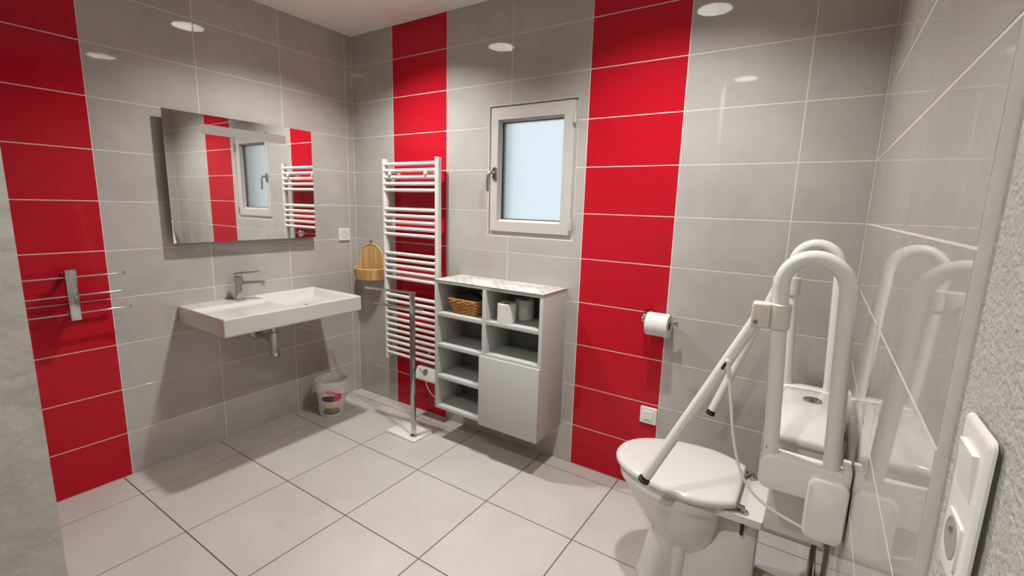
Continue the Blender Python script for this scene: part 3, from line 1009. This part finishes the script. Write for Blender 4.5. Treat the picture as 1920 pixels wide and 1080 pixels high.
finish('loose_sheet', bm, M['paper'], pr_)

# plate on the red stripe
sp = thing('wall_plate', (2.149, 0.0, 0.391), 'square white wall plate low on the red stripe', 'wall plate')
fb_ = lambda a, b, d: V(2.149 + a, -d, 0.391 + b)
bm = NB(); plate_ring(bm, fb_, 0.082, 0.084, 0.006, 0.0, 0.009)
sp_plate = finish('cover_plate', bm, M['white_plastic'], sp)
bm = NB(); plate_ring(bm, fb_, 0.048, 0.050, 0.003, 0.0085, 0.0115, 0.0015)
finish('centre_insert', bm, M['white_plastic'], sp_plate)
bm = NB(); box(bm, 2.133, 2.165, -0.0120, -0.0112, 0.371, 0.3725)
finish('cable_slot', bm, M['greyedge'], sp_plate, False)

# ------------------------------------------------------------------ toilet
AY = -0.485
to = thing('toilet', (2.50, AY, 0.0), 'white floor-standing toilet with closed lid and low cistern', 'toilet')
def egg(x0, xm, x1, hw, hr, z, n=40, p=2.0, dy=0.0):
    """egg outline: rounded nose at x0, widest at xm, straight-ish back at x1 of half width hr"""
    out = []
    half = []
    for k in range(n // 2 + 1):
        t_ = k / (n // 2)
        if t_ < 0.6:
            a = PI / 2 * (t_ / 0.6)
            x = xm - (xm - x0) * math.cos(a)
            w = hw * math.sin(a) ** 0.92
        else:
            s_ = (t_ - 0.6) / 0.4
            x = xm + (x1 - xm) * s_
            w = hw + (hr - hw) * s_ ** 2.0
        half.append((x, w))
    for x, w in half: out.append(V(x, AY + dy - w, z))
    for x, w in reversed(half[1:]): out.append(V(x, AY + dy + w, z))
    return out
bm = NB()
# bowl: rim band, then a deep basin that narrows towards the trap
rings = [egg(2.395, 2.45, 2.50, 0.050, 0.045, 0.150), egg(2.362, 2.45, 2.525, 0.078, 0.062, 0.175), egg(2.325, 2.45, 2.545, 0.105, 0.078, 0.215),
         egg(2.282, 2.45, 2.558, 0.134, 0.090, 0.265), egg(2.246, 2.44, 2.566, 0.156, 0.098, 0.315), egg(2.222, 2.44, 2.572, 0.170, 0.106, 0.358), egg(2.214, 2.44, 2.574, 0.174, 0.108, 0.374),
         egg(2.205, 2.44, 2.585, 0.182, 0.118, 0.384), egg(2.198, 2.44, 2.590, 0.186, 0.124, 0.394), egg(2.196, 2.44, 2.592, 0.188, 0.126, 0.414), egg(2.202, 2.44, 2.590, 0.183, 0.122, 0.421)]
loft(bm, rings)
finish('bowl', bm, M['porcelain'], to, True, 60)
# flat shelf that carries the hinges and the cistern
bm = NB()
prism(bm, rrect(0.140, 0.262, 0.006, 3, 2.632, AY - 0.012), lambda x, y: V(x, y, 0.398), lambda x, y: V(x, y, 0.4225))
bmesh.ops.bevel(bm, geom=[e for e in bm.edges if e.calc_face_angle(0) > 1.2], offset=0.003, segments=2, profile=0.5, affect='EDGES', clamp_overlap=True)
finish('rear_shelf', bm, M['porcelain'], to, True, 40)
# pedestal with a waist between its front column and its rear
bm = NB()
def ped(z, g, x0=2.300, fw=0.098, wst=0.066, rw=0.098, xr=2.690):
    half = [(x0 - g, 0.0), (x0 - g + 0.004, fw * 0.35), (x0 + 0.014 - g, fw * 0.70), (x0 + 0.036, fw * 0.95 + g), (x0 + 0.062, fw + g), (x0 + 0.086, fw * 0.96 + g), (x0 + 0.108, wst + 0.010 + g),
            (x0 + 0.126, wst + g), (x0 + 0.165, wst + g), (x0 + 0.185, wst + 0.010 + g), (x0 + 0.210, rw - 0.010 + g), (x0 + 0.235, rw + g), (xr - 0.006, rw + g), (xr, rw - 0.006 + g), (xr, 0.0)]
    pts = [V(x, AY - w, z) for x, w in half] + [V(x, AY + w, z) for x, w in reversed(half[1:-1])]
    return pts
loft(bm, [ped(0.0, 0.014), ped(0.012, 0.014), ped(0.022, 0.008), ped(0.06, 0.003, 2.304), ped(0.13, 0.0, 2.316), ped(0.19, -0.002, 2.330, 0.092), ped(0.24, -0.004, 2.345, 0.084), ped(0.30, -0.006, 2.40, 0.060), ped(0.399, -0.008, 2.44, 0.050)])
finish('pedestal', bm, M['porcelain'], to, True, 60)
for s_ in (-1, 1):
    bm = NB()
    tube(bm, smooth_path([(2.445, AY + s_ * 0.055, 0.002), (2.445, AY + s_ * 0.060, 0.08), (2.447, AY + s_ * 0.060, 0.15), (2.452, AY + s_ * 0.050, 0.20)], 6), 0.026, 16)
    finish('trap_bulge', bm, M['porcelain'], to)
bm = NB()
loft(bm, [egg(2.200, 2.44, 2.602, 0.182, 0.128, 0.4215), egg(2.196, 2.44, 2.604, 0.184, 0.130, 0.425), egg(2.196, 2.44, 2.604, 0.184, 0.130, 0.430), egg(2.202, 2.44, 2.602, 0.180, 0.128, 0.4325)])
finish('seat', bm, M['lidplastic'], to, True, 60)
bm = NB()
X0, XM, X1 = 2.176, 2.47, 2.622
loft(bm, [egg(X0 + 0.012, XM, X1 - 0.006, 0.182, 0.126, 0.4335), egg(X0 + 0.002, XM, X1 - 0.001, 0.191, 0.133, 0.4355), egg(X0, XM, X1, 0.193, 0.134, 0.440), egg(X0, XM, X1, 0.193, 0.134, 0.446), egg(X0 + 0.002, XM, X1 - 0.001, 0.191, 0.133, 0.452), egg(X0 + 0.008, XM, X1 - 0.005, 0.186, 0.129, 0.4575), egg(X0 + 0.018, XM, X1 - 0.012, 0.176, 0.121, 0.4605),
          egg(X0 + 0.045, XM, X1 - 0.03, 0.152, 0.100, 0.4625), egg(X0 + 0.12, XM, X1 - 0.06, 0.090, 0.06, 0.464)])
lid_part = finish('lid', bm, M['lidplastic'], to, True, 60)
for s_ in (-1, 1):
    bm = NB()
    lathe(bm, [(0.017, 0.0), (0.017, 0.004), (0.008, 0.008), (0.006, 0.020)], (2.642, AY + s_ * 0.118, 0.424), 'Z', 18)
    tube(bm, [(2.642, AY + s_ * 0.118, 0.440), (2.612, AY + s_ * 0.118, 0.443)], 0.006, 10)
    finish('lid_hinge', bm, M['chrome'], lid_part)
    bm = NB()
    lathe(bm, [(0.006, 0.0), (0.006, 0.05)], (2.645, AY + s_ * 0.105, 0.335), 'Z', 12)
    finish('seat_bolt', bm, M['black'], lid_part)
# cistern
TX0, TX1, TYF, TYN = 2.702, 2.866, -0.258, -0.698
bm = NB()
def trect(dx, dy, z): return [V(x, y, z) for x, y in rrect(TX1 - TX0 - 2 * dx, TYF - TYN - 2 * dy, 0.010, 4, (TX0 + TX1) / 2, (TYF + TYN) / 2)]
loft(bm, [trect(0.006, 0.020, 0.443), trect(0.004, 0.016, 0.447), trect(0.004, 0.012, 0.60), trect(0.004, 0.012, 0.745)])
cist = finish('cistern', bm, M['porcelain'], to, True, 50)
bm = NB()
n = 22
rows = []
def dome(v):
    return 0.752 + 0.044 * (max(0.0, 1 - abs(v) ** 2.6)) ** 0.75
for i in range(n + 1):
    v_ = -1 + 2 * i / n
    v2 = math.copysign(1 - (1 - abs(v_)) ** 1.6, v_)
    y = (TYF + TYN) / 2 + v2 * (TYF - TYN) / 2
    zt = dome(v2)
    sec = [(TX0 + 0.004, 0.738), (TX0, 0.742), (TX0, zt - 0.008), (TX0 + 0.003, zt - 0.002), (TX0 + 0.009, zt), ((TX0 + TX1) / 2, zt + 0.003), (TX1 - 0.009, zt), (TX1 - 0.002, zt - 0.003), (TX1, zt - 0.009), (TX1, 0.742), (TX1 - 0.004, 0.738)]
    rows.append([V(x, y, z) for x, z in sec])
loft(bm, rows)
finish('cistern_lid', bm, M['porcelain'], cist, True, 50)
bm = NB()
lathe(bm, [(0.026, -0.006), (0.026, 0.004), (0.022, 0.006), (0.021, 0.004), (0.0, 0.0045)], (2.787, -0.470, 0.7985), 'Z', 28, True, False)
finish('flush_button', bm, M['chrome'], cist)
bm = NB()
box(bm, 2.786, 2.788, -0.491, -0.449, 0.8025, 0.8035)
finish('button_split', bm, M['dark'], cist, False)

# ------------------------------------------------------------------ fold-up grab bars
def grab_bar(name, y, tip, label):
    g = thing(name, (W, y, 0.65), label, 'grab bar', 'fold-up grab bars')
    r = 0.0192
    P0, P1 = V(2.842, y, 0.70), V(2.820, y, 1.200)
    Q0, Q1 = V(2.706, y, 0.70), V(2.679, y, 1.200)
    c_ = (P1 + Q1) / 2
    rad = (P1 - Q1).length / 2
    ax = (P1 - Q1).normalized()
    up = V(-0.05, 0, 1).normalized()
    path = [P0, P0.lerp(P1, 0.5)] + [c_ + ax * rad * math.cos(a) + up * rad * 1.08 * math.sin(a) for a in [PI * k / 20 for k in range(21)]] + [Q0.lerp(Q1, 0.5), Q0]
    bm = NB(); tube(bm, path, r, 20)
    finish('loop_tube', bm, M['white_paint'], g)
    # hinge body
    bm = NB()
    def hb(k):
        o_ = []
        for cx_, cz_, r_, a0 in ((2.868, 0.740, 0.006, 0), (2.712 , 0.720, 0.030, PI / 2), (2.708, 0.680, 0.026, PI), (2.868, 0.662, 0.006, 3 * PI / 2)):
            for q in range(7):
                a = a0 + PI / 2 * q / 6
                o_.append((cx_ + (r_ - k) * math.cos(a), cz_ + (r_ - k) * math.sin(a)))
        return o_
    loft(bm, [[V(x, yy, z) for x, z in hb(k)] for k, yy in ((0.005, y - 0.030), (0.0015, y - 0.0285), (0.0, y - 0.025), (0.0, y + 0.025), (0.0015, y + 0.0285), (0.005, y + 0.030))])
    finish('hinge_body', bm, M['white_paint'], g, True, 50)
    bm = NB()
    box(bm, 2.864, 2.882, y - 0.040, y + 0.035, 0.62, 0.765, 0.004)
    finish('wall_plate', bm, M['white_paint'], g)
    bm = NB()
    ymid = y - 0.060 if y < AY else y + 0.060
    ya, yb = (y - 0.062, y - 0.016) if y < AY else (y + 0.016, y + 0.062)
    rr = rrect(0.088, 0.168, 0.022, 5, 2.838, 0.652)
    def sec(k): return [(2.838 + (x - 2.838) * k, 0.652 + (z - 0.652) * k) for x, z in rr]
    yn, yf = (ya, yb) if y < AY else (yb, ya)
    loft(bm, [[V(x, yf, z) for x, z in sec(1.0)], [V(x, yn + (0.012 if y < AY else -0.012), z) for x, z in sec(1.0)], [V(x, yn + (0.003 if y < AY else -0.003), z) for x, z in sec(0.965)], [V(x, yn, z) for x, z in sec(0.90)]])
    finish('hinge_cover', bm, M['white_plastic'], g, True, 40)
    # clamp with pivot
    bm = NB()
    box(bm, 2.619, 2.664, y - 0.021, y + 0.021, 1.086, 1.152, 0.006, 3)
    lathe(bm, [(0.0215, -0.033), (0.0245, -0.030), (0.0245, 0.031), (0.0215, 0.034)], (2.6845, y, 1.119), 'Z', 24)
    clamp = finish('leg_clamp', bm, M['cream'], g)
    bm = NB()
    lathe(bm, [(0.0055, 0.0), (0.0055, -0.003), (0.003, -0.003), (0.003, -0.001), (0.0, -0.001)], (2.631, y - 0.0205, 1.101), 'Y', 14, True, False)
    finish('screw', bm, M['steel'], clamp)
    bm = NB()
    lathe(bm, [(0.004, 0.0), (0.004, -0.002), (0.002, -0.002), (0.0, -0.001)], (2.695, y - 0.0155, 0.765), 'Y', 12, True, False)
    finish('screw', bm, M['steel'], g)
    # leg
    A = V(2.633, y, 1.106)
    B = V(tip[0], y + tip[2], tip[1])
    d = (B - A).normalized()
    bm = NB()
    tube(bm, [A - d * 0.01, A, B - d * 0.016], 0.0163, 18)
    leg = finish('support_leg', bm, M['white_paint'], g)
    bm = NB()
    s1 = d.cross(V(0, 1, 0)).normalized(); s2 = d.cross(s1)
    lathe(bm, [(0.0135, -0.018), (0.0150, -0.012), (0.0155, -0.004), (0.0185, -0.002), (0.0185, 0.005), (0.011, 0.007)], B, (d, s1, s2), 18)
    tag(finish('rubber_tip', bm, M['black'], leg), 'black rubber tip')
    return leg, A, B, d
g1, A1, B1, d1 = grab_bar('grab_bar', -0.80, (2.372, 0.541, 0.0), 'white fold-up grab bar nearest the viewer, folded up by the toilet')
g2, A2, B2, d2 = grab_bar('grab_bar', -0.18, (2.452, 0.556, 0.0), 'white fold-up grab bar on the far side of the toilet, folded up')
# slot and peg on the near leg, with the cord
pg = A1.lerp(B1, 0.232)
bm = NB()
s1 = d1.cross(V(0, 1, 0)).normalized()
obox(bm, pg + V(0, -0.0160, 0) + d1 * 0.012, d1 * 0.011, V(0, 0.0012, 0), s1 * 0.0035)
finish('leg_slot', bm, M['black'], g1, False)
bm = NB()
tube(bm, [pg + V(0.002, -0.012, 0.006), pg + V(0.006, -0.024, 0.004)], 0.006, 10)
tube(bm, [pg + V(0.006, -0.022, 0.006), pg + V(0.012, -0.023, -0.040)], 0.0058, 10)
finish('cord_peg', bm, M['cream'], g1)
cst = pg + V(0.012, -0.023, -0.038)
co = thing('hanging_cord', cst, 'thin white cord hanging from the near grab bar leg', 'cord')
bm = NB()
cp = [cst, V(2.598, -0.83, 0.86), V(2.613, -0.83, 0.77), V(2.640, -0.83, 0.680), V(2.680, -0.832, 0.625), V(2.735, -0.836, 0.598), V(2.797, -0.842, 0.583)]
tube(bm, smooth_path(cp, 8), 0.0036, 10)
finish('cord_line', bm, M['cord'], co)

# beige drain elbow behind the pedestal
bm = NB()
tube(bm, smooth_path([(2.685, AY, 0.105), (2.74, AY, 0.105), (2.80, AY, 0.090), (2.83, AY, 0.04), (2.83, AY, 0.001)], 5), 0.046, 20)
tag(finish('drain_elbow', bm, mat('beige_pvc', srgb(196, 178, 152), 0.4), to), 'beige plastic drain elbow')

# supply pipe behind the toilet
sp_ = thing('supply_pipe', (2.862, -0.225, 0.0), 'grey metal water pipe rising behind the toilet', 'pipe')
bm = NB()
tube(bm, [(2.862, -0.225, 0.0), (2.862, -0.225, 0.40)], 0.010, 14)
finish('pipe_run', bm, M['steel'], sp_)
bm = NB()
lathe(bm, [(0.022, 0.0), (0.020, 0.004), (0.011, 0.010)], (2.862, -0.225, 0.0), 'Z', 18)
finish('floor_collar', bm, M['white_plastic'], sp_)

# ------------------------------------------------------------------ double switch plate on the plaster
PX = XP
dp = thing('switch_and_socket_plate', (PX, -1.606, 1.120), 'white double plate with switch and socket on rough plaster', 'switch plate')
fr = lambda a, b, d: V(PX - d * 0.8, -1.606 - a, 1.120 + b)
bm = NB()
w_, h_ = 0.084, 0.160
loft(bm, [[fr(a, b, 0.0) for a, b in rrect(w_ - 0.006, h_ - 0.006, 0.006)], [fr(a, b, 0.007) for a, b in rrect(w_ - 0.006, h_ - 0.006, 0.006)]], True, False)
tag(finish('shaded_plate_side', bm, M['greyedge'], dp), 'side of the plate, its shade put in as grey')  # side of the white plate, coloured grey to stand for its shade
bm = NB()
loft(bm, [[fr(a, b, 0.006) for a, b in rrect(w_, h_, 0.008)], [fr(a, b, 0.009) for a, b in rrect(w_, h_, 0.008)], [fr(a, b, 0.0115) for a, b in rrect(w_ - 0.005, h_ - 0.005, 0.006)], [fr(a, b, 0.0125) for a, b in rrect(w_ - 0.012, h_ - 0.012, 0.004)]])
dp_plate = finish('cover_plate', bm, M['white_plastic'], dp, True, 50)
bm = NB()
prism(bm, [(-0.0225, 0.058), (0.0225, 0.058), (0.0225, 0.013), (-0.0225, 0.013)], lambda a, b: fr(a, b, 0.010), lambda a, b: fr(a, b, 0.0185 if b > 0.03 else 0.0135))
finish('rocker', bm, M['white_plastic'], dp_plate, False)
bm = NB()
prism(bm, rrect(0.045, 0.045, 0.003, 3, 0, -0.0355), lambda a, b: fr(a, b, 0.010), lambda a, b: fr(a, b, 0.0150))
finish('socket_face', bm, M['white_plastic'], dp_plate)
bm = NB()
lathe(bm, [(0.0205, -0.0121), (0.019, -0.0126), (0.0185, -0.0122), (0.0, -0.0122)], (PX, -1.606, 1.120 - 0.0355), 'X', 26, False, False)
finish('socket_well', bm, M['hingegrey'], dp_plate)
bm = NB()
tube(bm, [fr(0, -0.0265, 0.015), fr(0, -0.0265, 0.0185)], 0.0024, 8)
finish('earth_pin', bm, M['chrome'], dp_plate)

for o in bpy.data.objects:
    if '_base' in o: del o['_base']
